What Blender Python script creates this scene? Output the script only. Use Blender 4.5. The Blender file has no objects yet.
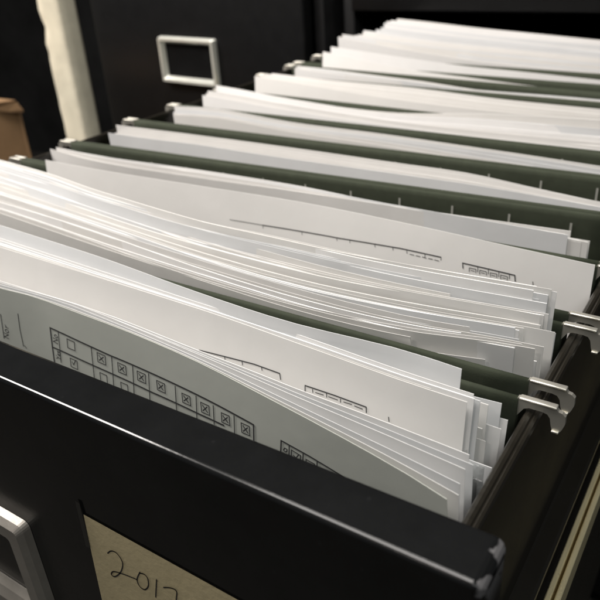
import bpy, bmesh, math, random
from mathutils import Vector, Matrix
random.seed(11)
scene = bpy.context.scene
COL = scene.collection

# ------------------------------------------------------------------ helpers
def link(o):
    COL.objects.link(o); return o

def obj(name, bm, mats, parent=None, smooth=False):
    me = bpy.data.meshes.new(name)
    bmesh.ops.recalc_face_normals(bm, faces=bm.faces[:])
    if smooth:
        for f in bm.faces: f.smooth = True
    bm.to_mesh(me); bm.free()
    for m in (mats if isinstance(mats, (list, tuple)) else [mats]): me.materials.append(m)
    o = link(bpy.data.objects.new(name, me))
    if parent is not None: o.parent = parent
    return o

def tag(o, label, cat, group=None):
    o['label'] = label; o['category'] = cat
    if group: o['group'] = group
    return o

def thing(name, label, cat, loc=(0, 0, 0), rz=0.0, group=None):
    o = link(bpy.data.objects.new(name, None))
    o.empty_display_size = .02
    o.location = loc; o.rotation_euler = (0, 0, rz)
    return tag(o, label, cat, group)

def add_box(bm, x0, x1, y0, y1, z0, z1, bev=0.0, seg=2, mi=0):
    b = bmesh.new()
    bmesh.ops.create_cube(b, size=1)
    for v in b.verts:
        v.co = Vector(((x0+x1)/2+v.co.x*(x1-x0), (y0+y1)/2+v.co.y*(y1-y0), (z0+z1)/2+v.co.z*(z1-z0)))
    if bev: bmesh.ops.bevel(b, geom=b.edges[:], offset=bev, segments=seg, profile=.5, affect='EDGES')
    for f in b.faces: f.material_index = mi; f.smooth = bool(bev)
    merge(bm, b)

def merge(bm, b):
    me = bpy.data.meshes.new('tmp'); b.to_mesh(me); b.free()
    bm.from_mesh(me); bpy.data.meshes.remove(me)

def prism(pts, axis, a0, a1, bev=0.0, seg=2):
    """closed polygon of 2-D pts extruded along an axis ('x': pts are (y,z); 'y': (x,z); 'z': (x,y))"""
    b = bmesh.new()
    def P(p, a):
        return {'x': (a, p[0], p[1]), 'y': (p[0], a, p[1]), 'z': (p[0], p[1], a)}[axis]
    v0 = [b.verts.new(P(p, a0)) for p in pts]; v1 = [b.verts.new(P(p, a1)) for p in pts]
    n = len(pts)
    b.faces.new(v0); b.faces.new(v1[::-1])
    for i in range(n): b.faces.new((v0[i], v1[i], v1[(i+1) % n], v0[(i+1) % n]))
    bmesh.ops.recalc_face_normals(b, faces=b.faces[:])
    if bev: bmesh.ops.bevel(b, geom=b.edges[:], offset=bev, segments=seg, profile=.5, affect='EDGES', clamp_overlap=True)
    return b

# ------------------------------------------------------------------ materials
def mat(name, col, rough=.5, metal=0.0, spec=.5, noise=None, bump=None, emis=None):
    m = bpy.data.materials.new(name); m.use_nodes = True
    nt = m.node_tree; p = nt.nodes['Principled BSDF']
    p.inputs['Base Color'].default_value = (*col, 1); p.inputs['Roughness'].default_value = rough
    p.inputs['Metallic'].default_value = metal; p.inputs['Specular IOR Level'].default_value = spec
    tc = nt.nodes.new('ShaderNodeTexCoord')
    if noise:
        sc, amt, ramt = noise
        n = nt.nodes.new('ShaderNodeTexNoise'); n.inputs['Scale'].default_value = sc
        n.inputs['Detail'].default_value = 6; n.inputs['Roughness'].default_value = .65
        nt.links.new(tc.outputs['Object'], n.inputs['Vector'])
        r = nt.nodes.new('ShaderNodeMapRange'); r.inputs[1].default_value = .3; r.inputs[2].default_value = .7
        r.inputs[3].default_value = 1-amt; r.inputs[4].default_value = 1+amt
        nt.links.new(n.outputs['Fac'], r.inputs[0])
        mx = nt.nodes.new('ShaderNodeVectorMath'); mx.operation = 'SCALE'; mx.inputs[0].default_value = col
        nt.links.new(r.outputs[0], mx.inputs['Scale']); nt.links.new(mx.outputs[0], p.inputs['Base Color'])
        if ramt:
            r2 = nt.nodes.new('ShaderNodeMapRange'); r2.inputs[1].default_value = .3; r2.inputs[2].default_value = .7
            r2.inputs[3].default_value = max(.02, rough-ramt); r2.inputs[4].default_value = rough+ramt
            nt.links.new(n.outputs['Fac'], r2.inputs[0]); nt.links.new(r2.outputs[0], p.inputs['Roughness'])
    if bump:
        sc, st, dist = bump
        n2 = nt.nodes.new('ShaderNodeTexNoise'); n2.inputs['Scale'].default_value = sc; n2.inputs['Detail'].default_value = 4
        nt.links.new(tc.outputs['Object'], n2.inputs['Vector'])
        b = nt.nodes.new('ShaderNodeBump'); b.inputs['Strength'].default_value = st; b.inputs['Distance'].default_value = dist
        nt.links.new(n2.outputs['Fac'], b.inputs['Height']); nt.links.new(b.outputs[0], p.inputs['Normal'])
    return m

def paper_mat(name, col, trans=.12):
    m = mat(name, col, .75, spec=.2, noise=(45, .025, 0), bump=(28, .30, .0011))
    nt = m.node_tree; p = nt.nodes['Principled BSDF']; out = nt.nodes['Material Output']
    t = nt.nodes.new('ShaderNodeBsdfTranslucent'); t.inputs['Color'].default_value = (*[c*.95 for c in col], 1)
    mx = nt.nodes.new('ShaderNodeMixShader'); mx.inputs[0].default_value = trans
    nt.links.new(p.outputs[0], mx.inputs[1]); nt.links.new(t.outputs[0], mx.inputs[2]); nt.links.new(mx.outputs[0], out.inputs['Surface'])
    return m

PAPERS = [paper_mat('paper_white', (.80, .785, .765)), paper_mat('paper_bright', (.85, .84, .83)),
          paper_mat('paper_warm', (.79, .775, .75)), paper_mat('paper_cool', (.75, .755, .76))]
PAPER_SHADED = paper_mat('paper_form_shaded', (.52, .535, .49), .05)  # white form sheet; the shade over it is put into this grey
INKM = mat('ink', (.04, .04, .042), .7)
GREEN = mat('green_folder_board', (.034, .040, .026), .85, spec=.2, noise=(220, .12, 0), bump=(2200, .25, .0002))
SLIT = mat('slot_paper', (.27, .27, .24), .8)
STEEL = mat('hook_steel', (.72, .69, .61), .30, metal=.75, noise=(90, .06, .03))
BRASS = mat('slide_zinc', (.92, .80, .50), .28, metal=.5, noise=(40, .05, .02))
BLACK = mat('black_enamel', (.0052, .0052, .0054), .34, spec=.28, noise=(60, .08, .02), bump=(700, .08, .0002))
BLACKM = mat('black_enamel_matt', (.004, .004, .0042), .55, spec=.1, noise=(30, .3, .08))
BLACKW = mat('side_enamel_brown_sheen', (.016, .0138, .0102), .30, spec=.5, noise=(40, .12, .03))  # black enamel with a brown reflection put into its base colour
HOLDER = mat('nickel_holder', (.75, .75, .68), .22, metal=.45, noise=(60, .06, .04))  # base colour whitened to stand in for lamp glare on the bars
HOLDER_WORN = mat('worn_nickel_holder', (.23, .21, .185), .42, metal=.3, noise=(60, .12, .08), bump=(2500, .25, .0001))
TAN = mat('tan_sticker', (.44, .365, .22), .75, spec=.2, noise=(60, .07, 0), bump=(600, .25, .0003))
PENCIL = mat('pencil', (.035, .033, .03), .6)
TAPE = mat('dark_tape', (.016, .015, .013), .45)
CARD = mat('cardboard', (.24, .145, .075), .85, spec=.15, noise=(14, .15, 0), bump=(160, .3, .001))
PLASTER = mat('plaster_paint', (.76, .70, .55), .8, spec=.2, noise=(22, .14, 0), bump=(60, .2, .002))
WALLM = mat('dark_wall', (.016, .016, .016), .9, spec=.1, noise=(3, .5, 0))
FLOORM = mat('dark_carpet', (.028, .026, .023), .95, spec=.1, noise=(50, .4, 0))

def clear_plastic():
    m = bpy.data.materials.new('clear_plastic'); m.use_nodes = True
    nt = m.node_tree; out = nt.nodes['Material Output']; nt.nodes.remove(nt.nodes['Principled BSDF'])
    t = nt.nodes.new('ShaderNodeBsdfTransparent'); t.inputs[0].default_value = (.97, .98, .98, 1)
    g = nt.nodes.new('ShaderNodeBsdfGlossy'); g.inputs['Roughness'].default_value = .12
    n = nt.nodes.new('ShaderNodeTexNoise'); n.inputs['Scale'].default_value = 60
    b = nt.nodes.new('ShaderNodeBump'); b.inputs['Strength'].default_value = .5; b.inputs['Distance'].default_value = .001
    nt.links.new(n.outputs['Fac'], b.inputs['Height']); nt.links.new(b.outputs[0], g.inputs['Normal'])
    lw = nt.nodes.new('ShaderNodeLayerWeight'); lw.inputs[0].default_value = .35
    r = nt.nodes.new('ShaderNodeMapRange'); r.inputs[3].default_value = .05; r.inputs[4].default_value = .45
    nt.links.new(lw.outputs['Fresnel'], r.inputs[0])
    mx = nt.nodes.new('ShaderNodeMixShader')
    nt.links.new(r.outputs[0], mx.inputs[0]); nt.links.new(t.outputs[0], mx.inputs[1]); nt.links.new(g.outputs[0], mx.inputs[2])
    nt.links.new(mx.outputs[0], out.inputs['Surface'])
    return m
PLASTIC = clear_plastic()

def worn_black():
    """front panel enamel, rubbed to bare primer at its top right corner"""
    m = mat('front_enamel', (.0060, .0062, .0063), .17, spec=.42, noise=(60, .25, .03), bump=(500, .10, .0002))
    nt = m.node_tree; p = nt.nodes['Principled BSDF']
    tc = nt.nodes.new('ShaderNodeTexCoord')
    sx = nt.nodes.new('ShaderNodeSeparateXYZ'); nt.links.new(tc.outputs['Object'], sx.inputs[0])
    n = nt.nodes.new('ShaderNodeTexNoise'); n.inputs['Scale'].default_value = 210; n.inputs['Detail'].default_value = 5
    nt.links.new(tc.outputs['Object'], n.inputs['Vector'])
    ma = nt.nodes.new('ShaderNodeMath'); ma.operation = 'MULTIPLY_ADD'; ma.inputs[1].default_value = .0085
    nt.links.new(n.outputs['Fac'], ma.inputs[0]); nt.links.new(sx.outputs['X'], ma.inputs[2])
    rx = nt.nodes.new('ShaderNodeMapRange'); rx.inputs[1].default_value = .1671; rx.inputs[2].default_value = .1676
    nt.links.new(ma.outputs[0], rx.inputs[0])
    rz = nt.nodes.new('ShaderNodeMapRange'); rz.inputs[1].default_value = .000; rz.inputs[2].default_value = .006
    nt.links.new(sx.outputs['Z'], rz.inputs[0])
    r = nt.nodes.new('ShaderNodeMath'); r.operation = 'MULTIPLY'
    nt.links.new(rx.outputs[0], r.inputs[0]); nt.links.new(rz.outputs[0], r.inputs[1])
    # tiny pale scratches and dust on the ledge
    v = nt.nodes.new('ShaderNodeTexVoronoi'); v.inputs['Scale'].default_value = 150
    nt.links.new(tc.outputs['Object'], v.inputs['Vector'])
    r2 = nt.nodes.new('ShaderNodeMapRange'); r2.inputs[1].default_value = .085; r2.inputs[2].default_value = .05; r2.inputs[4].default_value = .035
    nt.links.new(v.outputs['Distance'], r2.inputs[0])
    mxf = nt.nodes.new('ShaderNodeMath'); mxf.operation = 'MAXIMUM'
    nt.links.new(r.outputs[0], mxf.inputs[0]); nt.links.new(r2.outputs[0], mxf.inputs[1])
    mx = nt.nodes.new('ShaderNodeMixRGB'); mx.inputs[2].default_value = (.10, .097, .10, 1)
    src = p.inputs['Base Color'].links[0].from_socket
    nt.links.new(mxf.outputs[0], mx.inputs[0]); nt.links.new(src, mx.inputs[1]); nt.links.new(mx.outputs[0], p.inputs['Base Color'])
    mr = nt.nodes.new('ShaderNodeMapRange'); mr.inputs[3].default_value = .17; mr.inputs[4].default_value = .6
    nt.links.new(r.outputs[0], mr.inputs[0]); nt.links.new(mr.outputs[0], p.inputs['Roughness'])
    return m
FRONT = worn_black()

# ------------------------------------------------------------------ measured curves (metres)
KEYS = {
    'A0': [(-0.0199, -0.2345, 0.004), (-0.0043, -0.2331, 0.004), (0.0193, -0.2338, 0.004), (0.0434, -0.2348, 0.004), (0.0713, -0.2374, 0.004), (0.0964, -0.2414, 0.004), (0.1178, -0.2451, 0.004), (0.1365, -0.2488, 0.004), (0.1487, -0.252, 0.004)],
    'A1': [(-0.0219, -0.2323, 0.004), (0.0102, -0.2305, 0.004), (0.0263, -0.2313, 0.004), (0.0698, -0.235, 0.004), (0.1053, -0.2391, 0.004), (0.1337, -0.2423, 0.004), (0.1476, -0.244, 0.004)],
    'A2': [(-0.024, -0.2308, 0.004), (0.0251, -0.2301, 0.004), (0.068, -0.2328, 0.004), (0.086, -0.2338, 0.004), (0.1026, -0.235, 0.004), (0.1173, -0.2356, 0.004), (0.1308, -0.2363, 0.004), (0.1468, -0.2374, 0.004)],
    'Am': [(-0.0408, -0.2173, 0.008), (0.0575, -0.2196, 0.008), (0.0945, -0.2221, 0.008), (0.125, -0.2245, 0.008), (0.1423, -0.2252, 0.008)],
    'An': [(-0.046, -0.2132, 0.009), (0.0564, -0.218, 0.009), (0.0929, -0.2196, 0.009), (0.1238, -0.222, 0.009), (0.143, -0.2229, 0.009)],
    'Ab': [(-0.0502, -0.2092, 0.012), (0.0084, -0.2126, 0.012), (0.0562, -0.2173, 0.012), (0.0897, -0.2192, 0.012), (0.1217, -0.2177, 0.012), (0.1383, -0.2188, 0.012)],
    'As': [(-0.05, -0.2105, 0.002), (0.0084, -0.2115, 0.002), (0.0562, -0.215, 0.002), (0.0921, -0.2165, 0.002), (0.1312, -0.215, 0.002), (0.1467, -0.2145, 0.002)],
    'B0': [(-0.0849, -0.1867, 0.003), (-0.0152, -0.1931, 0.003), (0.0379, -0.1974, 0.003), (0.0797, -0.1998, 0.003), (0.1125, -0.1985, 0.003), (0.1356, -0.1935, 0.003)],
    'Bm': [(-0.1156, -0.1639, 0.004), (-0.0369, -0.1727, 0.004), (0.0235, -0.1801, 0.004), (0.0687, -0.1828, 0.004), (0.1043, -0.1817, 0.004), (0.1394, -0.1785, 0.004)],
    'Bb': [(-0.1177, -0.1567, 0.013), (-0.0791, -0.1613, 0.013), (-0.0384, -0.1689, 0.013), (0.0207, -0.1751, 0.013), (0.0508, -0.1751, 0.013), (0.0776, -0.1759, 0.013), (0.1014, -0.1759, 0.013), (0.1477, -0.1732, 0.013)],
    'C': [(-0.1214, -0.1311, 0.006), (-0.0807, -0.1317, 0.006), (-0.0186, -0.1299, 0.006), (0.0335, -0.1284, 0.006), (0.0795, -0.1307, 0.006), (0.1188, -0.1342, 0.006), (0.1504, -0.137, 0.006)],
    'D0': [(-0.1588, -0.1017, 0.0), (-0.1071, -0.1087, -0.0), (-0.0383, -0.1077, 0.0), (0.0177, -0.1047, 0.0), (0.0662, -0.1031, 0.0), (0.134, -0.0994, 0.0)],
    'D1': [(-0.1558, -0.0984, 0.0), (-0.1157, -0.1008, 0.0), (-0.0465, -0.098, 0.0), (0.0133, -0.098, 0.0), (0.059, -0.1025, 0.0)],
    'Dr': [(0.0656, -0.1018, -0.001), (0.1086, -0.1032, -0.001), (0.1418, -0.1032, -0.001)],
    'E0': [(-0.1366, -0.0741, 0.0038), (-0.1035, -0.0735, 0.0035), (-0.0671, -0.0729, 0.0037), (-0.0215, -0.0721, 0.0027), (0.0506, -0.0709, 0.002), (0.0883, -0.0702, 0.0015), (0.1376, -0.0694, -0.0007)],
    'E1': [(-0.1443, -0.0602, 0.0043), (-0.0786, -0.0592, 0.0041), (-0.0123, -0.0582, 0.0034), (0.044, -0.0573, 0.0023), (0.0772, -0.0568, 0.0017), (0.1071, -0.0564, -0.0011), (0.135, -0.0559, -0.0037)],
    'F0': [(-0.1328, -0.0199, 0.0074), (-0.0951, -0.0208, 0.0087), (-0.0566, -0.0217, 0.0064), (-0.0355, -0.0222, 0.0055), (0.0158, -0.0234, 0.005), (0.0555, -0.0243, 0.004), (0.0959, -0.0252, 0.0029), (0.1276, -0.0259, 0.0018)],
    'G0': [(-0.1277, 0.0149, 0.0057), (-0.0581, 0.0122, 0.0019), (0.0116, 0.0096, -0.0003), (0.0595, 0.0077, -0.0008), (0.1209, 0.0054, -0.0004)],
    'G1': [(-0.1369, 0.0406, 0.0053), (-0.0769, 0.0353, 0.0031), (-0.0311, 0.0313, 0.0015), (0.0025, 0.0283, 0.0016), (0.0288, 0.026, 0.0037), (0.0531, 0.0238, 0.006), (0.1168, 0.0182, 0.0087)],
    'H0': [(-0.1315, 0.0661, 0.0092), (-0.0903, 0.0623, 0.0068), (-0.0105, 0.055, 0.0032), (0.056, 0.0488, 0.0025), (0.1117, 0.0437, 0.004)],
    'H1': [(-0.1419, 0.089, 0.0071), (-0.0789, 0.0837, 0.0059), (-0.0109, 0.0779, 0.0058), (0.0475, 0.073, 0.004), (0.1063, 0.068, 0.0037)],
    'I0': [(-0.125, 0.1504, 0.0123), (-0.0526, 0.1418, 0.0046), (0.0125, 0.134, 0.0017), (0.0787, 0.1261, -0.0008), (0.0945, 0.1242, -0.0015)],
    'I1': [(-0.1301, 0.118, 0.0067), (-0.0801, 0.1145, 0.0047), (-0.026, 0.1108, 0.0025), (0.0224, 0.1074, 0.0001), (0.0992, 0.1021, 0.0)],
    'J0': [(-0.1291, 0.1699, 0.0128), (-0.0633, 0.1638, 0.0082), (-0.0083, 0.1588, 0.0049), (0.0336, 0.1549, 0.0039), (0.0882, 0.1499, 0.0022)],
    'K0': [(-0.1366, 0.1946, 0.0163), (-0.0757, 0.1894, 0.0095), (-0.0311, 0.1856, 0.0057), (-0.006, 0.1835, 0.0034), (0.0826, 0.176, 0.0007)],
    'K1': [(-0.131, 0.2071, 0.0154), (-0.0637, 0.2016, 0.0094), (0.0049, 0.1961, 0.0061), (0.0791, 0.1901, 0.0033)],
    'L0': [(-0.1201, 0.2272, 0.0164), (-0.0642, 0.2224, 0.0116), (-0.0025, 0.2172, 0.0082), (0.0743, 0.2107, 0.0049)],
    'Z': [(-0.1154, 0.2648, 0.0221), (-0.0819, 0.2621, 0.02), (-0.0346, 0.2583, 0.0165), (0.0173, 0.2541, 0.0136), (0.0646, 0.2503, 0.0109)],
}

INK = {
    'A0': [
        (0.0003, [(0.0021, 0.0102), (0.0308, 0.0117), (0.0593, 0.0119), (0.0904, 0.0121)]),
        (0.0003, [(0.0007, 0.018), (0.029, 0.0188), (0.047, 0.0193), (0.0682, 0.019), (0.0779, 0.0185)]),
        (0.0003, [(0.0021, 0.0102), (0.0008, 0.018), (-0.0001, 0.0243)]),
        (0.00017, [(0.0061, 0.0108), (0.0037, 0.0232)]),
        (0.00017, [(0.0223, 0.0115), (0.0201, 0.0256)]),
        (0.00017, [(0.0317, 0.012), (0.0297, 0.0234)]),
        (0.00017, [(0.0411, 0.0123), (0.0391, 0.0234)]),
        (0.00017, [(0.0481, 0.0125), (0.0462, 0.0237)]),
        (0.00017, [(0.0594, 0.0127), (0.0581, 0.0219)]),
        (0.00017, [(0.068, 0.0127), (0.0666, 0.0219)]),
        (0.00017, [(0.0748, 0.013), (0.0739, 0.0201)]),
        (0.00017, [(0.083, 0.0127), (0.0819, 0.0205)]),
        (0.00025, [(0.0904, 0.0121), (0.0896, 0.0179)]),
        (0.00017, [(0.0102, 0.012), (0.0139, 0.0121), (0.0132, 0.0156), (0.0095, 0.0156), (0.0102, 0.012)]),
        (0.00017, [(0.0248, 0.0126), (0.0285, 0.0127), (0.0279, 0.0163), (0.0242, 0.0162), (0.0248, 0.0126)]),
        (0.00019, [(0.0254, 0.0134), (0.0271, 0.0155)]),
        (0.00019, [(0.0275, 0.0135), (0.0251, 0.0154)]),
        (0.00017, [(0.0341, 0.0133), (0.0377, 0.0134), (0.0372, 0.0169), (0.0336, 0.0169), (0.0341, 0.0133)]),
        (0.00019, [(0.0347, 0.0141), (0.0364, 0.0162)]),
        (0.00019, [(0.0367, 0.0142), (0.0344, 0.0161)]),
        (0.00017, [(0.0428, 0.0134), (0.0464, 0.0134), (0.0459, 0.0169), (0.0423, 0.0169), (0.0428, 0.0134)]),
        (0.00019, [(0.0434, 0.0142), (0.0451, 0.0162)]),
        (0.00019, [(0.0454, 0.0142), (0.0432, 0.0162)]),
        (0.00017, [(0.0513, 0.0137), (0.0547, 0.0137), (0.0543, 0.0172), (0.0509, 0.0172), (0.0513, 0.0137)]),
        (0.00019, [(0.0519, 0.0145), (0.0535, 0.0164)]),
        (0.00019, [(0.0538, 0.0145), (0.0516, 0.0165)]),
        (0.00017, [(0.0619, 0.0141), (0.0652, 0.014), (0.0649, 0.0174), (0.0616, 0.0175), (0.0619, 0.0141)]),
        (0.00019, [(0.0625, 0.0148), (0.0641, 0.0167)]),
        (0.00019, [(0.0643, 0.0148), (0.0623, 0.0167)]),
        (0.00017, [(0.0696, 0.0141), (0.0729, 0.014), (0.0725, 0.0175), (0.0693, 0.0177), (0.0696, 0.0141)]),
        (0.00019, [(0.0702, 0.0149), (0.0718, 0.0168)]),
        (0.00019, [(0.072, 0.0148), (0.07, 0.0169)]),
        (0.00017, [(0.0778, 0.0141), (0.0809, 0.0138), (0.0806, 0.0173), (0.0774, 0.0176), (0.0778, 0.0141)]),
        (0.00019, [(0.0783, 0.0149), (0.0799, 0.0166)]),
        (0.00019, [(0.0801, 0.0147), (0.0781, 0.0168)]),
        (0.00017, [(0.0855, 0.0139), (0.0886, 0.0136), (0.0883, 0.017), (0.0852, 0.0174), (0.0855, 0.0139)]),
        (0.00019, [(0.0861, 0.0146), (0.0876, 0.0164)]),
        (0.00019, [(0.0878, 0.0145), (0.0859, 0.0166)]),
        (0.00017, [(0.0095, 0.0196), (0.013, 0.0197), (0.0123, 0.0232), (0.0089, 0.0231), (0.0095, 0.0196)]),
        (0.00017, [(0.024, 0.0204), (0.0272, 0.0205), (0.0267, 0.0239), (0.0235, 0.0239), (0.024, 0.0204)]),
        (0.00017, [(0.0336, 0.0208), (0.0367, 0.0208), (0.0363, 0.0242), (0.0332, 0.0242), (0.0336, 0.0208)]),
        (0.00017, [(0.0101, 0.0209), (0.0106, 0.0219), (0.0123, 0.0196)]),
        (0.00015, [(0.0044, 0.0157), (0.0021, 0.0154), (0.0048, 0.0141), (0.0025, 0.0139)]),
        (0.00015, [(0.0047, 0.0133), (0.0051, 0.0128), (0.0045, 0.0122), (0.0036, 0.0125), (0.0035, 0.013), (0.0041, 0.0134), (0.0047, 0.0133)]),
        (0.00015, [(0.0016, 0.0222), (0.0028, 0.0216), (0.0038, 0.0217)]),
        (0.00015, [(0.0019, 0.0209), (0.0028, 0.0216)]),
        (0.00015, [(0.0033, 0.0207), (0.0035, 0.02), (0.0028, 0.0201), (0.0029, 0.0205), (0.0039, 0.0206), (0.0041, 0.02)]),
        (0.00015, [(0.0032, 0.0188), (0.0031, 0.0194), (0.0036, 0.0194), (0.0038, 0.0189), (0.0045, 0.019), (0.0042, 0.0196)]),
        (0.00017, [(-0.0133, 0.0086), (-0.0144, 0.0153), (-0.0149, 0.0219)]),
        (0.00017, [(-0.0226, 0.0108), (-0.0235, 0.0154), (-0.0246, 0.021)]),
        (0.00015, [(-0.0218, 0.0205), (-0.0242, 0.0202), (-0.0214, 0.0188), (-0.0237, 0.0185)]),
        (0.00015, [(-0.0213, 0.0179), (-0.0209, 0.0173), (-0.0214, 0.0166), (-0.0224, 0.0169), (-0.0226, 0.0175), (-0.022, 0.018), (-0.0213, 0.0179)]),
        (0.00015, [(-0.0205, 0.0159), (-0.0219, 0.0157)]),
        (0.00015, [(-0.0214, 0.0157), (-0.0218, 0.0148)]),
        (0.00017, [(-0.0143, 0.0215), (-0.0136, 0.0224)]),
        (0.00025, [(0.1002, 0.0124), (0.1096, 0.0125), (0.1205, 0.0131)]),
        (0.00025, [(0.1002, 0.0124), (0.0994, 0.0169)]),
        (0.00019, [(0.1029, 0.0126), (0.1023, 0.0167)]),
        (0.00019, [(0.1075, 0.0129), (0.1069, 0.0165)]),
        (0.00019, [(0.112, 0.013), (0.1115, 0.0162)]),
        (0.00017, [(0.1006, 0.0154), (0.1012, 0.0144), (0.1019, 0.0145), (0.1017, 0.0154), (0.101, 0.0158), (0.1006, 0.0154)]),
        (0.00017, [(0.1028, 0.0181), (0.1035, 0.0138), (0.1065, 0.014), (0.106, 0.0173)]),
        (0.00017, [(0.104, 0.0154), (0.1048, 0.0158), (0.1058, 0.0142)]),
        (0.00017, [(0.1079, 0.0177), (0.1083, 0.0143), (0.111, 0.0143), (0.1108, 0.0167)]),
    ],
    'Am': [
        (0.00018, [(0.0568, 0.0135), (0.0669, 0.0125), (0.0784, 0.0113), (0.0876, 0.0111)]),
        (0.00015, [(0.0876, 0.0111), (0.0879, 0.0129)]),
        (0.00012, [(0.0669, 0.0125), (0.067, 0.0134)]),
        (0.00012, [(0.0737, 0.0119), (0.0738, 0.013)]),
        (0.00012, [(0.081, 0.0114), (0.0812, 0.0123)]),
        (0.00018, [(0.0964, 0.0118), (0.1061, 0.0113), (0.1159, 0.0111)]),
        (0.00015, [(0.0964, 0.0118), (0.0964, 0.0137)]),
        (0.00015, [(0.1159, 0.0111), (0.116, 0.0127)]),
        (0.00012, [(0.0989, 0.0121), (0.099, 0.013)]),
        (0.00012, [(0.1035, 0.0117), (0.1036, 0.0128)]),
        (0.00012, [(0.108, 0.0117), (0.108, 0.0127)]),
        (0.00012, [(0.0999, 0.0127), (0.1025, 0.0125)]),
        (0.00012, [(0.1042, 0.0124), (0.1071, 0.0123)]),
        (0.00012, [(0.109, 0.0122), (0.1115, 0.012)]),
        (0.00012, [(0.1124, 0.0121), (0.1148, 0.0121)]),
        (0.00012, [(0.1225, 0.0115), (0.1227, 0.0127)]),
    ],
    'C': [
        (0.00021, [(0.015, 0.0126), (0.0337, 0.0121), (0.0532, 0.0115), (0.0802, 0.01), (0.0973, 0.0097)]),
        (0.00012, [(-0.0025, 0.0128), (0.015, 0.0126)]),
        (0.00012, [(0.015, 0.0126), (0.0151, 0.0139)]),
        (0.00012, [(0.0347, 0.0122), (0.0349, 0.0134)]),
        (0.00012, [(0.0518, 0.0115), (0.0519, 0.0127)]),
        (0.00012, [(0.0579, 0.0112), (0.058, 0.0124)]),
        (0.00012, [(0.0693, 0.0107), (0.0695, 0.0118)]),
        (0.00012, [(0.0772, 0.0102), (0.0774, 0.0114)]),
        (0.00012, [(0.0832, 0.0101), (0.0834, 0.0113)]),
        (0.00012, [(0.0908, 0.01), (0.0909, 0.0112)]),
        (0.00012, [(0.0973, 0.0097), (0.0974, 0.0108)]),
        (0.00013, [(0.0846, 0.0114), (0.0863, 0.0114)]),
        (0.00013, [(0.0872, 0.0114), (0.0889, 0.0114)]),
        (0.00013, [(0.0898, 0.0113), (0.0914, 0.0114)]),
        (0.00013, [(0.0924, 0.0113), (0.094, 0.0113)]),
        (0.00013, [(0.0949, 0.0113), (0.0965, 0.0113)]),
        (0.00021, [(0.1059, 0.0099), (0.1162, 0.0098), (0.1252, 0.0098)]),
        (0.00018, [(0.1059, 0.0099), (0.1062, 0.0118)]),
        (0.00018, [(0.1252, 0.0098), (0.1256, 0.0119)]),
        (0.00012, [(0.1087, 0.0125), (0.1086, 0.0111), (0.1111, 0.011), (0.1112, 0.0123)]),
        (0.00012, [(0.1117, 0.01), (0.1119, 0.0118)]),
        (0.00012, [(0.1093, 0.0119), (0.1106, 0.0119)]),
        (0.00012, [(0.1127, 0.0125), (0.1126, 0.011), (0.115, 0.011), (0.1152, 0.0123)]),
        (0.00012, [(0.1157, 0.01), (0.1158, 0.0117)]),
        (0.00012, [(0.1132, 0.0118), (0.1145, 0.0118)]),
        (0.00012, [(0.1167, 0.0124), (0.1165, 0.011), (0.1189, 0.0109), (0.119, 0.0122)]),
        (0.00012, [(0.1195, 0.01), (0.1197, 0.0117)]),
        (0.00012, [(0.1171, 0.0118), (0.1184, 0.0118)]),
        (0.00012, [(0.1205, 0.0124), (0.1203, 0.0109), (0.1227, 0.0109), (0.1228, 0.0122)]),
        (0.00012, [(0.1233, 0.0099), (0.1235, 0.0116)]),
        (0.00012, [(0.121, 0.0118), (0.1222, 0.0117)]),
        (0.00012, [(0.1316, 0.0106), (0.1319, 0.0121)]),
    ],
}


def herm(pts, x, k):
    # pts sorted by x : (x, y, z); smooth interpolation of component k
    n=len(pts)
    if x<=pts[0][0]:
        m=(pts[1][k]-pts[0][k])/(pts[1][0]-pts[0][0]); return pts[0][k]+.6*m*(x-pts[0][0])
    if x>=pts[-1][0]:
        m=(pts[-1][k]-pts[-2][k])/(pts[-1][0]-pts[-2][0]); return pts[-1][k]+.6*m*(x-pts[-1][0])
    for i in range(n-1):
        if x<=pts[i+1][0]: break
    def sl(j):
        a=max(j-1,0); b=min(j+1,n-1)
        return (pts[b][k]-pts[a][k])/(pts[b][0]-pts[a][0])
    h=pts[i+1][0]-pts[i][0]; t=(x-pts[i][0])/h
    return ((2*t**3-3*t*t+1)*pts[i][k]+(t**3-2*t*t+t)*h*sl(i)+(-2*t**3+3*t*t)*pts[i+1][k]+(t**3-t*t)*h*sl(i+1))
HS=.2
def lean(yt, yb, s, p=2.0):
    return yt+(yb-yt)*(1-(1-s/HS)**p)


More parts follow.
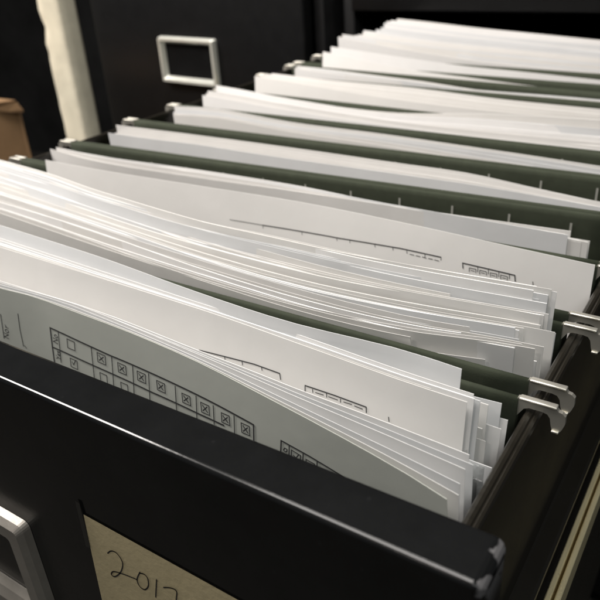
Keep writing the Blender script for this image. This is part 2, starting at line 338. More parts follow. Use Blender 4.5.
# ------------------------------------------------------------------ paper sheets
SROWS = [0, .0025, .006, .011, .018, .028, .042, .065, .10, .15, .2]
TH = .00014
def sheet_mesh(xl, xr, fy, fz, yb, p=2.0, H=HS, th=TH, nx=30, skew=0.0, ink=(), notch=None):
    """a closed thin sheet; fy, fz give its top edge, yb where its foot stands"""
    bm = bmesh.new()
    rows = [s*H/HS for s in SROWS]
    def pos(u, s, off):
        x = xl+(xr-xl)*u + skew*s
        xx = xl+(xr-xl)*u
        zt = fz(xx)
        if notch and u > notch[0]: zt -= notch[1]
        return Vector((x, lean(fy(xx), yb, s, p)+off, zt-s))
    us = [i/nx for i in range(nx+1)]
    if notch: us = sorted(us+[notch[0]-.0005, notch[0]+.0005])
    F = [[bm.verts.new(pos(u, s, -th/2)) for u in us] for s in rows]
    B = [[bm.verts.new(pos(u, s, th/2)) for u in us] for s in rows]
    R, N = len(rows), len(us)
    for j in range(R-1):
        for i in range(N-1):
            bm.faces.new((F[j][i], F[j+1][i], F[j+1][i+1], F[j][i+1])).smooth = True
            bm.faces.new((B[j][i], B[j][i+1], B[j+1][i+1], B[j+1][i])).smooth = True
    for i in range(N-1):
        bm.faces.new((F[0][i], F[0][i+1], B[0][i+1], B[0][i])); bm.faces.new((F[-1][i], B[-1][i], B[-1][i+1], F[-1][i+1]))
    for j in range(R-1):
        bm.faces.new((F[j][0], B[j][0], B[j+1][0], F[j+1][0])); bm.faces.new((F[j][-1], F[j+1][-1], B[j+1][-1], B[j][-1]))
    bm.edges.ensure_lookup_table()
    for e in bm.edges:
        if len(e.link_faces) == 2 and (e.link_faces[0].smooth != e.link_faces[1].smooth): e.smooth = False
    # printing: thin strips that follow the front of the sheet
    for w, line in ink:
        for (xa, sa), (xb, sb) in zip(line[:-1], line[1:]):
            L = math.hypot(xb-xa, sb-sa)
            if L < 1e-6: continue
            n = max(1, int(L/.004)); nxv, nsv = -(sb-sa)/L*w, (xb-xa)/L*w
            ex, es = (xb-xa)/L*w*.8, (sb-sa)/L*w*.8
            prev = None
            for k in range(n+1):
                t = k/n
                cx, cs = xa-ex+(xb-xa+2*ex)*t, sa-es+(sb-sa+2*es)*t
                pr = []
                for sg in (1, -1):
                    X, S = cx+sg*nxv, cs+sg*nsv
                    pr.append(bm.verts.new((X, lean(fy(X), yb, S, p)-th/2-.00012, fz(X)-S)))
                if prev:
                    f = bm.faces.new((prev[0], prev[1], pr[1], pr[0])); f.material_index = 1
                prev = pr
    return bm

def make_sheet(bm, mats, label, group=None, name='paper_sheet', cat='paper sheet'):
    me = bpy.data.meshes.new(name)
    bm.to_mesh(me); bm.free()
    for m in mats: me.materials.append(m)
    o = link(bpy.data.objects.new(name, me))
    return tag(o, label, cat, group)

def key_fn(k):
    pts = KEYS[k]
    return (lambda x: herm(pts, x, 1)), (lambda x: herm(pts, x, 2))

def mix_fn(ka, kb, t, wob=.0004, zj=.0):
    fa, ga = key_fn(ka); fb, gb = key_fn(kb)
    a1, a2 = random.uniform(0, 6.3), random.uniform(0, 6.3)
    w1, w2 = random.uniform(14, 30), random.uniform(40, 75)
    dz = random.gauss(0, zj); tilt = random.gauss(0, zj*4)
    def fy(x): return fa(x)*(1-t)+fb(x)*t + wob*math.sin(w1*x+a1) + .35*wob*math.sin(w2*x+a2)
    def fz(x): return ga(x)*(1-t)+gb(x)*t + dz + tilt*x + .25*zj*math.sin(w1*x+a2)
    return fy, fz

def key_sheet(k, xl, xr, yb, m, label, group=None, ink=(), p=2.0, dz=0.0, notch=None, skew=0.0):
    fy, fz0 = key_fn(k)
    bm = sheet_mesh(xl, xr, fy, (lambda x: fz0(x)+dz), yb, p, ink=ink, notch=notch, skew=skew)
    return make_sheet(bm, [m, INKM] if ink else [m], label, group)

def run(ka, kb, n, xl, xr, yb0, yb1, label, group, t0=None, t1=None, zj=.001, wob=.0004, dz=0.0, xj=(.003, .003), p=2.0, notched=.15, dzs=0.0):
    """n more plain sheets between two measured edges"""
    for i in range(n):
        t = (i+1)/(n+1) if t0 is None else t0+(t1-t0)*(i+.5)/n
        t = min(.985, max(.015, t+random.uniform(-.5, .5)/(n+1)))
        fy, fz0 = mix_fn(ka, kb, t, wob, zj)
        l = xl+random.uniform(-xj[0], xj[0]); r = xr+random.uniform(-xj[1], xj[1])
        nt = (random.uniform(.90, .97), random.uniform(.002, .006)) if random.random() < notched else None
        bm = sheet_mesh(l, r, fy, (lambda x: fz0(x)+dz-dzs*max(0, .14-x)), yb0+(yb1-yb0)*t, p, th=random.choice([.00011, .00013, .00016, .0003]), notch=nt, skew=random.gauss(0, .008))
        make_sheet(bm, [random.choice(PAPERS)], label, group)

W, BR, WM, CL = PAPERS
def left(k): return KEYS[k][0][0]      # where the left corner of a measured sheet stands
# ---- papers in front of the first green flap
GA = 'papers packed in the front of the drawer'
LA = 'plain white sheet packed in the thick front stack, behind the printed form in shade'
key_sheet('A0', -.142, .1487, -.2362, PAPER_SHADED, 'grey shaded printed form with rows of crossed tick boxes, against the drawer front', ink=INK['A0'])
run('A0', 'A1', 2, -.140, .1500, -.2358, -.2354, LA, GA, zj=.0003, wob=.0001, xj=(.002, .0008), notched=0)
run('A1', 'A2', 2, -.140, .1490, -.2354, -.2350, LA, GA, zj=.0004, wob=.0002, xj=(.002, .0015), notched=0)
key_sheet('A2', -.141, .1478, -.2349, BR, 'bright white sheet bowing away from the printed form, behind the fanned front edges', p=2.0)
run('A2', 'Am', 10, -.139, .1465, -.2348, -.2346, LA, GA, t0=.10, t1=.85, zj=.0022, wob=.0001, dz=-.0125, dzs=.8, xj=(.003, .0035), notched=.3)
key_sheet('Am', -.141, .1423, -.2345, W, 'white sheet with thin printed table tops along its edge, mid front stack', ink=INK['Am'])
run('Am', 'An', 3, -.140, .1440, -.2344, -.2340, LA, GA, zj=.0004, wob=.0002, xj=(.002, .002))
key_sheet('An', -.141, .1430, -.2339, BR, 'white sheet just behind the one with printed table tops in the front stack')
run('An', 'Ab', 6, -.140, .1470, -.2336, -.2318, LA, GA, dz=-.006, dzs=.05, zj=.0012, xj=(.002, .003), notched=.5)
key_sheet('Ab', -.141, .1383, -.2316, CL, 'tall cool white sheet with a square corner, rearmost and highest of the front stack')
run('Ab', 'As', 4, -.138, .1478, -.2314, -.2306, LA, GA, t0=.75, t1=1.05, zj=.002, dz=-.004, xj=(.003, .002), notched=.5)
key_sheet('As', -.138, .1467, -.2304, W, 'short white sheet with low right corner, right in front of the first green flap')
# clear plastic sleeves that peep out of the right end of the front stack
for i, (t, r, d) in enumerate(((.12, .1494, -.0045), (.28, .1489, -.0080), (.42, .1496, -.0095), (.60, .1491, -.0080))):
    fy, fz0 = mix_fn('A2', 'Am', t, .0003, .0003)
    bm = sheet_mesh(-.13, r, fy, (lambda x: fz0(x)+d-.8*max(0, .145-x)), -.2347, th=.0006, notch=(.985, .0035))
    make_sheet(bm, [PLASTIC], 'clear plastic sleeve with notched corner sticking out at the right end of the front stack', 'clear plastic sleeves in the front stack', 'plastic_sleeve', 'plastic sleeve')

# ---- second stack
GB = 'papers packed in the second stack'
LB = 'plain white sheet in the thick second stack, between the first two pairs of hooks'
key_sheet('B0', -.150, .1356, -.186, WM, 'warm white sheet at the front of the second stack, above the first green flaps', notch=(.93, .004))
run('B0', 'Bm', 17, -.150, .1440, -.186, -.183, LB, GB, zj=.0011, wob=.0008, xj=(.004, .006), notched=.35)
run('B0', 'Bm', 5, -.147, .1475, -.186, -.183, LB, GB, zj=.001, dz=-.009, xj=(.003, .001), notched=.3)
run('Bm', 'Bb', 16, -.151, .1445, -.183, -.180, LB, GB, zj=.0010, wob=.0008, t0=.04, t1=.94, xj=(.003, .004), notched=.25)
run('Bm', 'Bb', 4, -.148, .1482, -.183, -.180, LB, GB, zj=.001, dz=-.010, xj=(.003, .001))
key_sheet('Bb', -.1500, .1477, -.180, BR, 'bright white sheet at the back of the second stack, its long top edge highest there')
run('Bm', 'Bb', 2, -.149, .1465, -.180, -.180, LB, GB, zj=.0003, wob=.0002, t0=.965, t1=.99, xj=(.001, .001), notched=0)

# ---- third folder
key_sheet('C', -.1220, .1504, -.143, W, 'broad white sheet with a fine printed table along its middle, alone behind the second stack', ink=INK['C'])
# ---- fourth folder
GD = 'papers in the folder behind the broad printed sheet'
LD = 'plain white sheet in the folder just behind the broad printed sheet'
key_sheet('D0', -.1556, .1340, -.1035, W, 'white sheet curving forward with a rounded right corner, behind the broad printed sheet')
run('D0', 'D1', 3, -.1535, .1330, -.103, -.102, LD, GD, zj=.0006, wob=.0003, xj=(.002, .003))
key_sheet('D1', -.1545, .0590, -.1015, BR, 'white sheet ending in a curled corner half way along the nearest slotted flap', notch=(.97, .0015))
run('D1', 'Dr', 3, -.150, .1400, -.1015, -.1005, LD, GD, t0=.6, t1=.95, zj=.0005, wob=.0002, xj=(.004, .002), dz=-.001)
key_sheet('Dr', -.148, .1418, -.1005, WM, 'warm white sheet whose right corner sticks out farthest, before the nearest slotted flap')
# ---- fifth folder
GE = 'papers in the fifth folder'
LE = 'plain white sheet between the two nearest slotted green flaps'
key_sheet('E0', left('E0'), .1420, -.071, CL, 'cool white sheet standing just behind the nearest slotted green flap')
run('E0', 'E1', 4, left('E0')+.001, .1420, -.070, -.062, LE, GE, zj=.0006, wob=.0004, dz=-.001)
key_sheet('E1', left('E1'), .1430, -.0600, W, 'white sheet sagging low at the right in front of the second slotted green flap')
# ---- sixth folder
GF = 'papers in the sixth folder'
key_sheet('F0', left('F0'), .1420, -.020, W, 'white sheet with a sharp left corner, just behind the second slotted green flap')
fyF, fzF = key_fn('F0')
for i in range(4):
    dy = -.0007*(i+1)
    bm = sheet_mesh(left('F0')+random.uniform(0, .003), .142, (lambda x, d=dy: fyF(x)+d), (lambda x, i=i: fzF(x)-.0016-.0012*i+.0006*math.sin(20*x+i)), -.019)
    make_sheet(bm, [random.choice(PAPERS)], 'plain white sheet between the second and third slotted green flaps', GF)
# ---- far folders
def far(ka, kb, n, xl, xr, yb0, yb1, label, group, la, lb, **kw):
    key_sheet(ka, xl, xr, yb0, random.choice(PAPERS[:3]), la)
    run(ka, kb, n, xl, xr, yb0, yb1, label, group, **kw)
    key_sheet(kb, xl-.001, xr, yb1, random.choice(PAPERS[:3]), lb)
far('G0', 'G1', 11, left('G1')-.002, .142, .009, .030, 'plain white sheet in the blurred seventh folder, behind the third slotted flap', 'papers in the seventh folder',
    'white sheet fronting the blurred seventh folder, behind the third slotted green flap', 'bulging white sheet hiding the green flap at the back of the seventh folder', wob=.0006, zj=.0012)
far('H0', 'H1', 6, left('H0'), .142, .054, .078, 'plain white sheet in the blurred eighth folder', 'papers in the eighth folder',
    'pale sheet fronting the eighth folder, behind the bulging sheets', 'pale sheet at the back of the eighth folder, left end beside a hook tip', wob=.0006, zj=.001)
far('I1', 'I1', 6, left('I1')+.002, .142, .112, .118, 'plain white sheet in the blurred ninth folder', 'papers in the ninth folder',
    'pale sheet fronting the ninth folder below the thin green edges', 'pale sheet at the back of the ninth folder, touching the lowest far green edge', wob=.0012, zj=.001, dz=-.001)
key_sheet('I0', left('I0'), .142, .135, W, 'pale sheet tapering to a point at the right between two far green edges')
key_sheet('J0', left('J0'), .142, .160, BR, 'bright sheet between the upper two of the three far green edges')
far('K0', 'K1', 5, left('K0'), .142, .200, .206, 'plain white sheet in the far blurred stack above the green edges', 'papers above the far green edges',
    'pale sheet standing just above the farthest green edge', 'tall pale sheet with an upright corner, in the far stack', wob=.001, zj=.0016)
run('K1', 'L0', 7, left('L0')-.006, .142, .207, .225, 'plain white sheet in the far blurred eleventh folder', 'papers in the eleventh folder', wob=.001, zj=.0012)
key_sheet('L0', left('L0'), .142, .226, W, 'pale sheet in the middle of the farthest row of stepped corners')
run('L0', 'Z', 7, left('Z')-.004, .142, .23, .262, 'plain white sheet in the farthest stack inside the cabinet opening', 'papers in the farthest stack', wob=.001, zj=.0014, xj=(.002, .004))
key_sheet('Z', left('Z'), .142, .265, WM, 'greyish white sheet at the very back, topmost against the dark cabinet opening')

# ------------------------------------------------------------------ hanging folders
HOOK_R = [(.1496, .0016), (.1530, .0014), (.1578, .0013), (.1590, .0011), (.1594, .0006), (.1603, .0004), (.1611, -.0004), (.1612, -.0026), (.1607, -.0042), (.1603, -.0051), (.1584, -.0053),
          (.1580, -.0040), (.1576, -.0020), (.1569, -.0010), (.1556, -.0007), (.1525, -.0007), (.1512, -.0013), (.1502, -.0030), (.1496, -.0042)]
def rod_mesh():
    bm = bmesh.new()
    pts = HOOK_R + [(-x, z) for x, z in HOOK_R[::-1]]
    # thin bar between the two hooks lies inside the fold
    pts = HOOK_R[:-1]+[(.1496, -.0040), (.1480, -.0010)] + [(-.1480, -.0010), (-.1496, -.0040)] + [(-x, z) for x, z in HOOK_R[:-1][::-1]] + [(-.1488, .0004), (.1488, .0004)]
    b = prism(pts, 'y', -.0006, .0006)
    bmesh.ops.triangulate(b, faces=[f for f in b.faces if len(f.verts) > 4])
    merge(bm, b)
    # rolled ridge along the top edge of each hook
    for s in (1, -1):
        x0, x1 = sorted((s*.1499, s*.1590))
        add_box(bm, x0, x1, -.0010, .0010, .0011, .0018, .0003)
        x0, x1 = sorted((s*.1583, s*.1601))
        add_box(bm, x0, x1, -.0012, .0006, -.0056, -.0050, .0002)
    return bm
ROD0 = None
def hook_rod(parent, yl, yr, z=0.0):
    global ROD0
    if ROD0 is None:
        ROD0 = obj('hook_rod', rod_mesh(), STEEL); o = ROD0
    else:
        o = ROD0.copy(); COL.objects.link(o)
    o.parent = parent
    o.location = (0, (yl+yr)/2, z); o.rotation_euler = (0, 0, math.atan2(yr-yl, .32))
    return o

def flap(bm, yl, yr, yb, zt=.0014, wav=0.0, slots=False, xl=-.1497, xr=.1497, seed=0):
    """one green flap: a bead folded over the rod, then board down to the V at the foot"""
    rnd = random.Random(seed); ph = rnd.uniform(0, 6)
    r = .0013
    prof = [(-.0004-r, -.006), (-r, -.001), (-r*.8, zt*.6), (-r*.3, zt), (r*.3, zt), (r*.8, zt*.6), (r, -.001), (.0004+r*.2, -.006)]
    depth = [-.018, -.04, -.08, -.14, -.235]
    N = 24
    def yline(x): return yl+(yr-yl)*(x+.16)/.32
    rings = []
    for i in range(N+1):
        x = xl+(xr-xl)*i/N
        y0 = yline(x)
        fr = []
        for (a, z) in prof: fr.append((x, y0+a, z))
        down = []
        for d in depth:
            t = (-d/.235)
            down.append(y0+(yb-y0)*t**1.3 + wav*math.sin(18*x+ph)*min(1, t*4))
        left = [(x, y-.0004, d) for y, d in zip(down, depth)][::-1]
        right = [(x, y+.0004, d) for y, d in zip(down, depth)]
        rings.append([bm.verts.new(c) for c in left+fr+right])
    M = len(rings[0])
    for i in range(N):
        for j in range(M):
            k = (j+1) % M
            f = bm.faces.new((rings[i][j], rings[i+1][j], rings[i+1][k], rings[i][k])); f.smooth = True
    bm.faces.new(rings[0]); bm.faces.new(rings[-1][::-1])
    if slots:
        k = 0
        for n in range(-6, 4):
            x = .0582+.0242*n
            if not -.14 < x < .14: continue
            y0 = yline(x)-.0013-.0006
            w = .00045; za, zb = -.0028, -.0150
            v = [bm.verts.new(c) for c in ((x-w, y0+.0001, za), (x+w, y0+.0001, za), (x+w, y0-.0002, zb), (x-w, y0-.0002, zb))]
            f = bm.faces.new(v); f.material_index = 1

def folder(label, fy, by, foot, group='green hanging folders in the drawer', front_rod=True, back_rod=True, slots=True, seed=0, zfront=.0014):
    t = thing('hanging_folder', label, 'hanging folder', (0, 0, 0), 0, group)
    bm = bmesh.new()
    if fy: flap(bm, fy[0], fy[1], foot, zfront, .0006, False, seed=seed)
    if by: flap(bm, by[0], by[1], foot+.0016, .0014, .0006, slots, seed=seed+50)
    o = obj('folder_board', bm, [GREEN, SLIT], t)
    if front_rod and fy: hook_rod(t, *fy)
    if back_rod and by: hook_rod(t, *by)
    return t
def c(v): return (v, v)
folder('green hanging folder around the front stack, its pale hook nearest the camera at lower right', None, c(-.2088), -.2296, slots=False, seed=1)
folder('green hanging folder around the second stack, its front hook just behind the nearest one', c(-.2003), c(-.1690), -.184, slots=False, seed=2)
folder('green hanging folder holding the broad printed sheet, little of it showing', c(-.1622), (-.1262, -.1272), -.144, slots=False, seed=3)
folder('green hanging folder with the nearest row of pale slots, low at the right', (-.1230, -.1240), (-.0912, -.0824), -.102, seed=4)
folder('green hanging folder with the second row of pale slots, counted from the front', (-.0878, -.0790), (-.0398, -.0402), -.060, seed=5)
folder('green hanging folder with the third row of pale slots, counted from the front', (-.0363, -.0367), (.0012, -.0068), -.018, seed=6)
folder('green hanging folder dipping out of sight behind the bulging white sheet', (.0047, -.0033), (.0505, .0250), .022, seed=7)
folder('green hanging folder hidden between pale sheets, only its left hook tips showing', (.0540, .0285), (.1045, .0870), .074, seed=8)
folder('far green hanging folder, the lower of three thin edges at upper right', (.1080, .0905), (.1440, .1070), .115, seed=9)
folder('far green hanging folder, the thicker middle of three edges at upper right', (.1480, .1110), (.1572, .1311), .135, seed=10)
folder('farthest green hanging folder in view, the upper thin edge at upper right', (.1607, .1346), (.1883, .1640), .160, seed=11)
folder('green hanging folder behind the farthest visible green edge, buried in pale sheets', (.1918, .1675), (.2450, .2250), .212, slots=False, seed=12)

# ------------------------------------------------------------------ the open drawer
dr = thing('file_drawer', 'open black metal file drawer full of hanging folders, front panel with a handwritten sticker', 'drawer', (0, 0, -.28))
def dobj(name, bm, m, parent=dr, smooth=False):
    o = obj(name, bm, m, parent, smooth)
    if parent is dr: o.location = (0, 0, .28)
    return o
bm = bmesh.new()
arc = [(-.2726-.0012*math.sin(math.radians(a)), .0088+.0012*math.cos(math.radians(a))) for a in (90, 75, 60, 45, 30, 15, 0)]
b = prism([(-.2738, -.275), (-.2738, .0084)] + arc + [(-.2721, .0100), (-.2627, .0100), (-.2623, .0100), (-.2617, .0098), (-.2613, .0090), (-.2613, .0084), (-.2613, -.275)], 'x', -.185, .1640)
sharp = [e for e in b.edges if abs(e.verts[0].co.x-e.verts[1].co.x) < 1e-6 and e.verts[0].co.x > 0 and min(e.verts[0].co.z, e.verts[1].co.z) > -.0]
bmesh.ops.bevel(b, geom=sharp, offset=.0022, segments=4, profile=.5, affect='EDGES')
merge(bm, b)
front = dobj('front_panel', bm, FRONT)
# side walls: rolled hanging rail on top, flat side, outward ledge
for s in (1, -1):
    pr = [(.1513, -.0030), (.1518, -.0021), (.1526, -.0019), (.1533, -.0022), (.1536, -.0027), (.1541, -.0025), (.1547, -.0028), (.1551, -.0036),
          (.1551, -.0590), (.1556, -.0600), (.1596, -.0622), (.1604, -.0632), (.1604, -.0655), (.1588, -.0660), (.1588, -.2600), (.1572, -.2600),
          (.1572, -.0640), (.1540, -.0620), (.1532, -.0600), (.1532, -.0060), (.1513, -.0060)]
    b = prism([(s*x-(.0045 if s < 0 else 0), z) for x, z in pr], 'y', -.2608, .345)
    bmesh.ops.triangulate(b, faces=[f for f in b.faces if len(f.verts) > 4])
    dobj('side_wall', b, BLACKW)
bm = bmesh.new(); add_box(bm, -.1610, .1565, -.2605, .345, -.2622, -.2605); dobj('bottom_plate', bm, BLACKM)
bm = bmesh.new(); add_box(bm, -.1570, .1525, .3435, .3449, -.2600, -.010); dobj('back_plate', bm, BLACKM)
# zinc slide on the right and left of the body: a C channel with two bright lips
for s in (1, -1):
    pr = [(.1612, -.0737), (.1615, -.0734), (.1626, -.0734), (.1629, -.0737), (.1629, -.0830), (.1638, -.0830), (.1638, -.0737), (.1641, -.0734), (.1652, -.0734), (.1655, -.0737),
          (.1655, -.0850), (.1612, -.0850)]
    b = prism([(s*x-(.0045 if s < 0 else 0), z) for x, z in pr], 'y', -.2600, .33)
    bmesh.ops.triangulate(b, faces=[f for f in b.faces if len(f.verts) > 4])
    o = dobj('drawer_slide', b, BRASS)
# label holder on the front panel
def holder_mesh(w, h, bar, dep, top_bar=None):
    """stamped frame in x-z with its back at y = 0, face towards -y; open middle"""
    bm = bmesh.new()
    b = bmesh.new()
    def ring(x, z, r, y):
        pts = []
        for cx, cz, a0 in ((x-r, z-r, 0), (-x+r, z-r, 90), (-x+r, -z+r, 180), (x-r, -z+r, 270)):
            for k in range(5):
                a = math.radians(a0+22.5*k); pts.append(b.verts.new((cx+r*math.cos(a), y, cz+r*math.sin(a))))
        return pts
    x, z = w/2, h/2
    R = [ring(x, z, .0022, 0), ring(x-.0004, z-.0004, .002, -dep*.55), ring(x-.0016, z-.0016, .0016, -dep), ring(x-bar*.55, z-bar*.55, .0016, -dep), ring(x-bar*.85, z-bar*.85, .002, -dep*.6), ring(x-bar, z-bar, .002, -dep*.1), ring(x-bar, z-bar, .002, 0)]
    for A, B in zip(R[:-1], R[1:]):
        n = len(A)
        for i in range(n):
            f = b.faces.new((A[i], A[(i+1) % n], B[(i+1) % n], B[i])); f.smooth = False
    merge(bm, b)
    return bm
o = dobj('label_holder', holder_mesh(.091, .0505, .0118, .0042), HOLDER_WORN)
o.location = (-.0179, -.2739, .28-.0706)
# sticker with the year written by hand
st_bm = bmesh.new()
NXS = 14
pts_top = [(.0577+.080*i/NXS, -.0265-.0011*i/NXS) for i in range(NXS+1)]
rows = []
for k in range(6):
    t = k/5
    rows.append([st_bm.verts.new((x-.0035*t, -.27415-.0003*math.sin(3*t+9*x)*(0.5 if 0 < k else 0)-(.0006 if i == 0 else 0)*t, z-.055*t)) for i, (x, z) in enumerate(pts_top)])
for a, b_ in zip(rows[:-1], rows[1:]):
    for i in range(NXS): st_bm.faces.new((a[i], b_[i], b_[i+1], a[i+1])).smooth = True
def stroke(bm, pts, w, y, mi):
    for p0, p1 in zip(pts[:-1], pts[1:]):
        d = Vector((p1[0]-p0[0], p1[1]-p0[1])); L = d.length
        if L < 1e-6: continue
        d /= L; n = Vector((-d.y, d.x))*w; e = d*w*.6
        q = [(p0[0]-e.x+n.x, p0[1]-e.y+n.y), (p0[0]-e.x-n.x, p0[1]-e.y-n.y), (p1[0]+e.x-n.x, p1[1]+e.y-n.y), (p1[0]+e.x+n.x, p1[1]+e.y+n.y)]
        f = bm.faces.new([bm.verts.new((x, y, z)) for x, z in q]); f.material_index = mi
def smooth_line(pts, n=5):
    out = []
    for i in range(len(pts)-1):
        p = [pts[max(i-1, 0)], pts[i], pts[i+1], pts[min(i+2, len(pts)-1)]]
        for k in range(n):
            t = k/n
            out.append(tuple(.5*((2*p[1][j])+(-p[0][j]+p[2][j])*t+(2*p[0][j]-5*p[1][j]+4*p[2][j]-p[3][j])*t*t+(-p[0][j]+3*p[1][j]-3*p[2][j]+p[3][j])*t**3) for j in (0, 1)))
    return out+[pts[-1]]
DIG = [[(0.0697, -0.0314), (0.0714, -0.0296), (0.0733, -0.029), (0.0748, -0.0303), (0.075, -0.0327), (0.073, -0.0369), (0.07, -0.0402), (0.0688, -0.0400), (0.0700, -0.0382), (0.0725, -0.0372), (0.0759, -0.0363), (0.0796, -0.0356)],
       [(0.0815, -0.0316), (0.0795, -0.0356), (0.08, -0.038), (0.0818, -0.038), (0.0836, -0.0354), (0.084, -0.0324), (0.083, -0.0315), (0.0814, -0.032)],
       [(0.0875, -0.0307), (0.0865, -0.0346), (0.0855, -0.0386)],
       [(0.0895, -0.0324), (0.092, -0.031), (0.0941, -0.0308), (0.0935, -0.034), (0.0920, -0.0395)]]
for d in DIG: stroke(st_bm, smooth_line([(x-.0050, z-.0051) for x, z in d]), .00022, -.2748, 1)
st = dobj('sticker', st_bm, [TAN, PENCIL])
bm = bmesh.new()   # strip of dark tape down the sticker's left edge
v = [bm.verts.new(q) for q in ((.0558, -.2743, -.0225), (.0574, -.2743, -.0225), (.0574, -.2748, -.0385), (.0556, -.2748, -.0390))]
bm.faces.new(v); dobj('tape', bm, TAPE)
st['label'] = 'tan paper sticker with 2017 handwritten in pencil'

# ------------------------------------------------------------------ cabinets behind
FLOOR = -.62
def cabinet(label, loc, rz, opening):
    t = thing('filing_cabinet', label, 'filing cabinet', loc, rz)
    H = .70; hw = .180
    bm = bmesh.new()
    # shell from panels: sides, back, base; butted
    add_box(bm, -hw, -hw+.012, .0, .60, 0, H, .001, 1); add_box(bm, hw-.012, hw, .0, .60, 0, H, .001, 1)
    add_box(bm, -hw+.012, hw-.012, .588, .60, 0, H)
    add_box(bm, -hw+.012, hw-.012, .002, .588, 0, .012)
    add_box(bm, -hw+.012, hw-.012, .002, .588, H-.012, H)
    add_box(bm, -hw+.012, hw-.012, .002, .012, .30, .322)
    obj('cabinet_body', bm, BLACKM, t)
    def drawer_front(z0, z1, holder):
        bm = bmesh.new(); add_box(bm, -hw+.0135, hw-.0135, -.016, .0012, z0, z1, .003, 3)
        d = obj('drawer_front', bm, BLACK, t)
        if holder is not None:
            h = obj('label_holder', holder_mesh(.090, .0515, .0075, .0065), HOLDER, d); h.location = (holder[0], -.0162, holder[1])
            bm = bmesh.new(); add_box(bm, -.037, .037, -.0012, -.0002, -.018, .018); k = obj('card_slot', bm, BLACKM, h)
    drawer_front(.03, .296, (0, .20))
    if opening:
        bm = bmesh.new(); add_box(bm, -hw+.012, hw-.012, -.006, .010, H-.0538, H-.0125, .002, 2); obj('top_rail', bm, BLACK, t)
    else:
        drawer_front(.326, H-.016, (0, .592))
    return t
cabinet('black filing cabinet behind the open drawer, dark opening over the farthest papers', (0, .28, FLOOR), 0, True)
cabinet('closed black filing cabinet with a bright metal label holder, at upper left', (-.3785, .290, FLOOR), math.radians(-5), False)

# ------------------------------------------------------------------ plaster post, carton, room surfaces
t = thing('plaster_post', 'cream plastered post with a chipped left edge, left of the closed cabinet', 'post', (-.6157, .28, FLOOR))
bm = bmesh.new()
NZ = 90
prof = [(-.022, .028), (-.022, .003), (-.0195, 0), (-.004, .0), (.006, .0006), (.012, -.0004), (.0195, .0), (.022, .0025), (.0222, .012), (.0216, .024), (.021, .028)]
rings = []
rnd = random.Random(5)
chip = 0
for k in range(NZ+1):
    z = .95*k/NZ
    chip = chip*.6+rnd.gauss(0, .0003)
    big = .006*math.exp(-((z-.622)/.010)**2)+.003*math.exp(-((z-.587)/.006)**2)
    ring_ = []
    for i, (x, y) in enumerate(prof):
        dx = (chip+big) if i in (1, 2) else 0
        dy = .001*rnd.random()*(1 if i == 2 else 0)
        ring_.append(bm.verts.new((x+dx, y+dy, z)))
    rings.append(ring_)
for a, b_ in zip(rings[:-1], rings[1:]):
    n = len(a)
    for i in range(n):
        f = bm.faces.new((a[i], a[(i+1) % n], b_[(i+1) % n], b_[i])); f.smooth = True
bm.faces.new(rings[0]); bm.faces.new(rings[-1][::-1])
obj('post_plaster', bm, PLASTER, t)

t = thing('cardboard_box', 'brown cardboard carton with a folded worn top edge, at the left edge of the picture', 'box', (-.740, .04, FLOOR), math.radians(0))
bm = bmesh.new()
HB = .545
for a in ((-.13, .13, -.16, -.155), (-.13, .13, .155, .16), (-.13, -.125, -.155, .155), (.125, .13, -.155, .155)):
    add_box(bm, *a, 0, HB, .0008, 1)
add_box(bm, -.125, .125, -.155, .155, 0, .005)
obj('carton_body', bm, CARD, t)
for (pts, nm) in ((((-.128, -.158, HB), (.128, -.158, HB), (.122, -.02, HB+.010), (-.122, -.02, HB+.008)), 'flap'),
                  (((-.128, .158, HB), (.128, .158, HB), (.122, .02, HB+.014), (-.122, .02, HB+.012)), 'flap'),
                  (((.131, .120, HB-.001), (.131, .157, HB-.002), (.136, .160, HB-.012), (.133, .14, HB-.009)), 'flap')):
    bm = bmesh.new()
    v0 = [bm.verts.new(p) for p in pts]; v1 = [bm.verts.new((p[0], p[1], p[2]+.003)) for p in pts]
    bm.faces.new(v0); bm.faces.new(v1[::-1])
    for i in range(4): bm.faces.new((v0[i], v0[(i+1) % 4], v1[(i+1) % 4], v1[i]))
    obj(nm, bm, CARD, t)

bm = bmesh.new(); add_box(bm, -5, 1.4, -1.6, 1.29, FLOOR-.02, FLOOR)
o = obj('floor', bm, FLOORM); o['kind'] = 'structure'
bm = bmesh.new(); add_box(bm, -5, 1.4, 1.30, 1.34, FLOOR-.02, 1.2)
o = obj('back_wall', bm, WALLM); o['kind'] = 'structure'

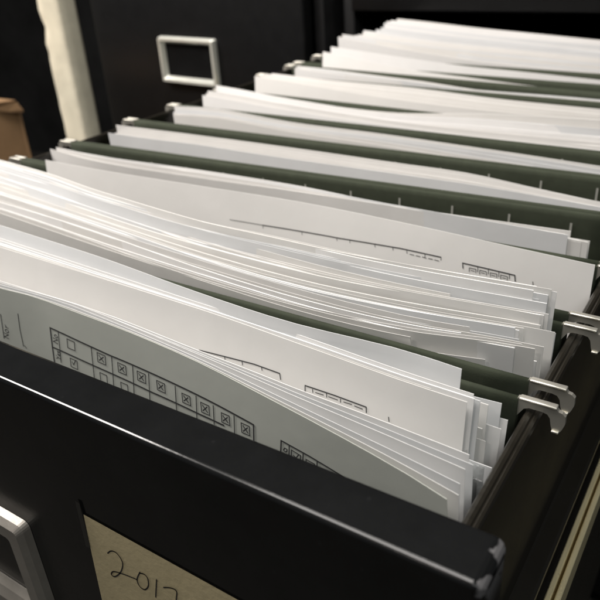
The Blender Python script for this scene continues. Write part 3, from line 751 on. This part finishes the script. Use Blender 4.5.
# ------------------------------------------------------------------ light
def area(name, loc, target, size, power, col, sy=None):
    L = bpy.data.lights.new(name, 'AREA'); L.energy = power; L.color = col
    L.shape = 'RECTANGLE'; L.size = size; L.size_y = sy or size
    o = link(bpy.data.objects.new(name, L)); o.location = loc
    o.rotation_euler = (Vector(target)-Vector(loc)).to_track_quat('-Z', 'Y').to_euler()
    return o
area('ceiling_lamp', (-.35, -.15, 1.55), (-.35, -.15, 0), .8, 30, (1, .96, .91), 1.1)
area('tube_lamp', (-1.24, -.36, 1.08), (0, .0, 0), .22, 31, (1, .95, .90), .8)
o = bpy.data.objects['tube_lamp']   # a long fitting running across the room
d = (Vector((0, 0, 0))-o.location).normalized(); xa = Vector((1, 0, .3)); xa = (xa-d*xa.dot(d)).normalized(); ya = d.cross(xa)
o.rotation_euler = Matrix((ya, xa, -d)).transposed().to_euler()
area('right_fill', (.9, -1.1, 1.4), (0, 0, 0), .8, 11, (.97, 1, .96))  # added fill, placed to brighten the slide, hooks and right side
L = bpy.data.lights.new('far_fill_spot', 'SPOT'); L.energy = 78; L.color = (1, .90, .83); L.spot_size = math.radians(27); L.spot_blend = 1; L.shadow_soft_size = .12  # added spot, no real fitting: brightens far papers, leaves the front dim
o = link(bpy.data.objects.new('far_fill_spot', L)); o.location = (-.35, -1.3, 1.3)
o.rotation_euler = (Vector((-.05, .24, 0))-Vector(o.location)).to_track_quat('-Z', 'Y').to_euler()
w = bpy.data.worlds.new('World'); scene.world = w; w.use_nodes = True
bg = w.node_tree.nodes['Background']; bg.inputs[0].default_value = (.9, .95, 1, 1); bg.inputs[1].default_value = .05

# ------------------------------------------------------------------ camera
cam = bpy.data.cameras.new('camera'); co = link(bpy.data.objects.new('camera', cam))
Rr = Vector((0.8371857283311945, 0.5435413913660021, -0.060686177589940195))
Rd = Vector((0.21605604440982407, -0.4306165188739187, -0.876292873043532))
Rf = Vector((-0.5024339179957373, 0.7205082716699498, -0.4779414069764559))
M = Matrix((Rr, -Rd, -Rf)).transposed().to_4x4(); M.translation = (0.18595857688361475, -0.35185708333084603, 0.10773008392464342)
co.matrix_world = M
cam.sensor_width = 36; cam.sensor_fit = 'HORIZONTAL'; cam.lens = 42.0603
cam.clip_start = .01; cam.clip_end = 50
cam.dof.use_dof = True; cam.dof.focus_distance = .19; cam.dof.aperture_fstop = 28
scene.camera = co
scene.view_settings.view_transform = 'Standard'; scene.view_settings.look = 'None'
scene.view_settings.exposure = 0; scene.view_settings.gamma = 1
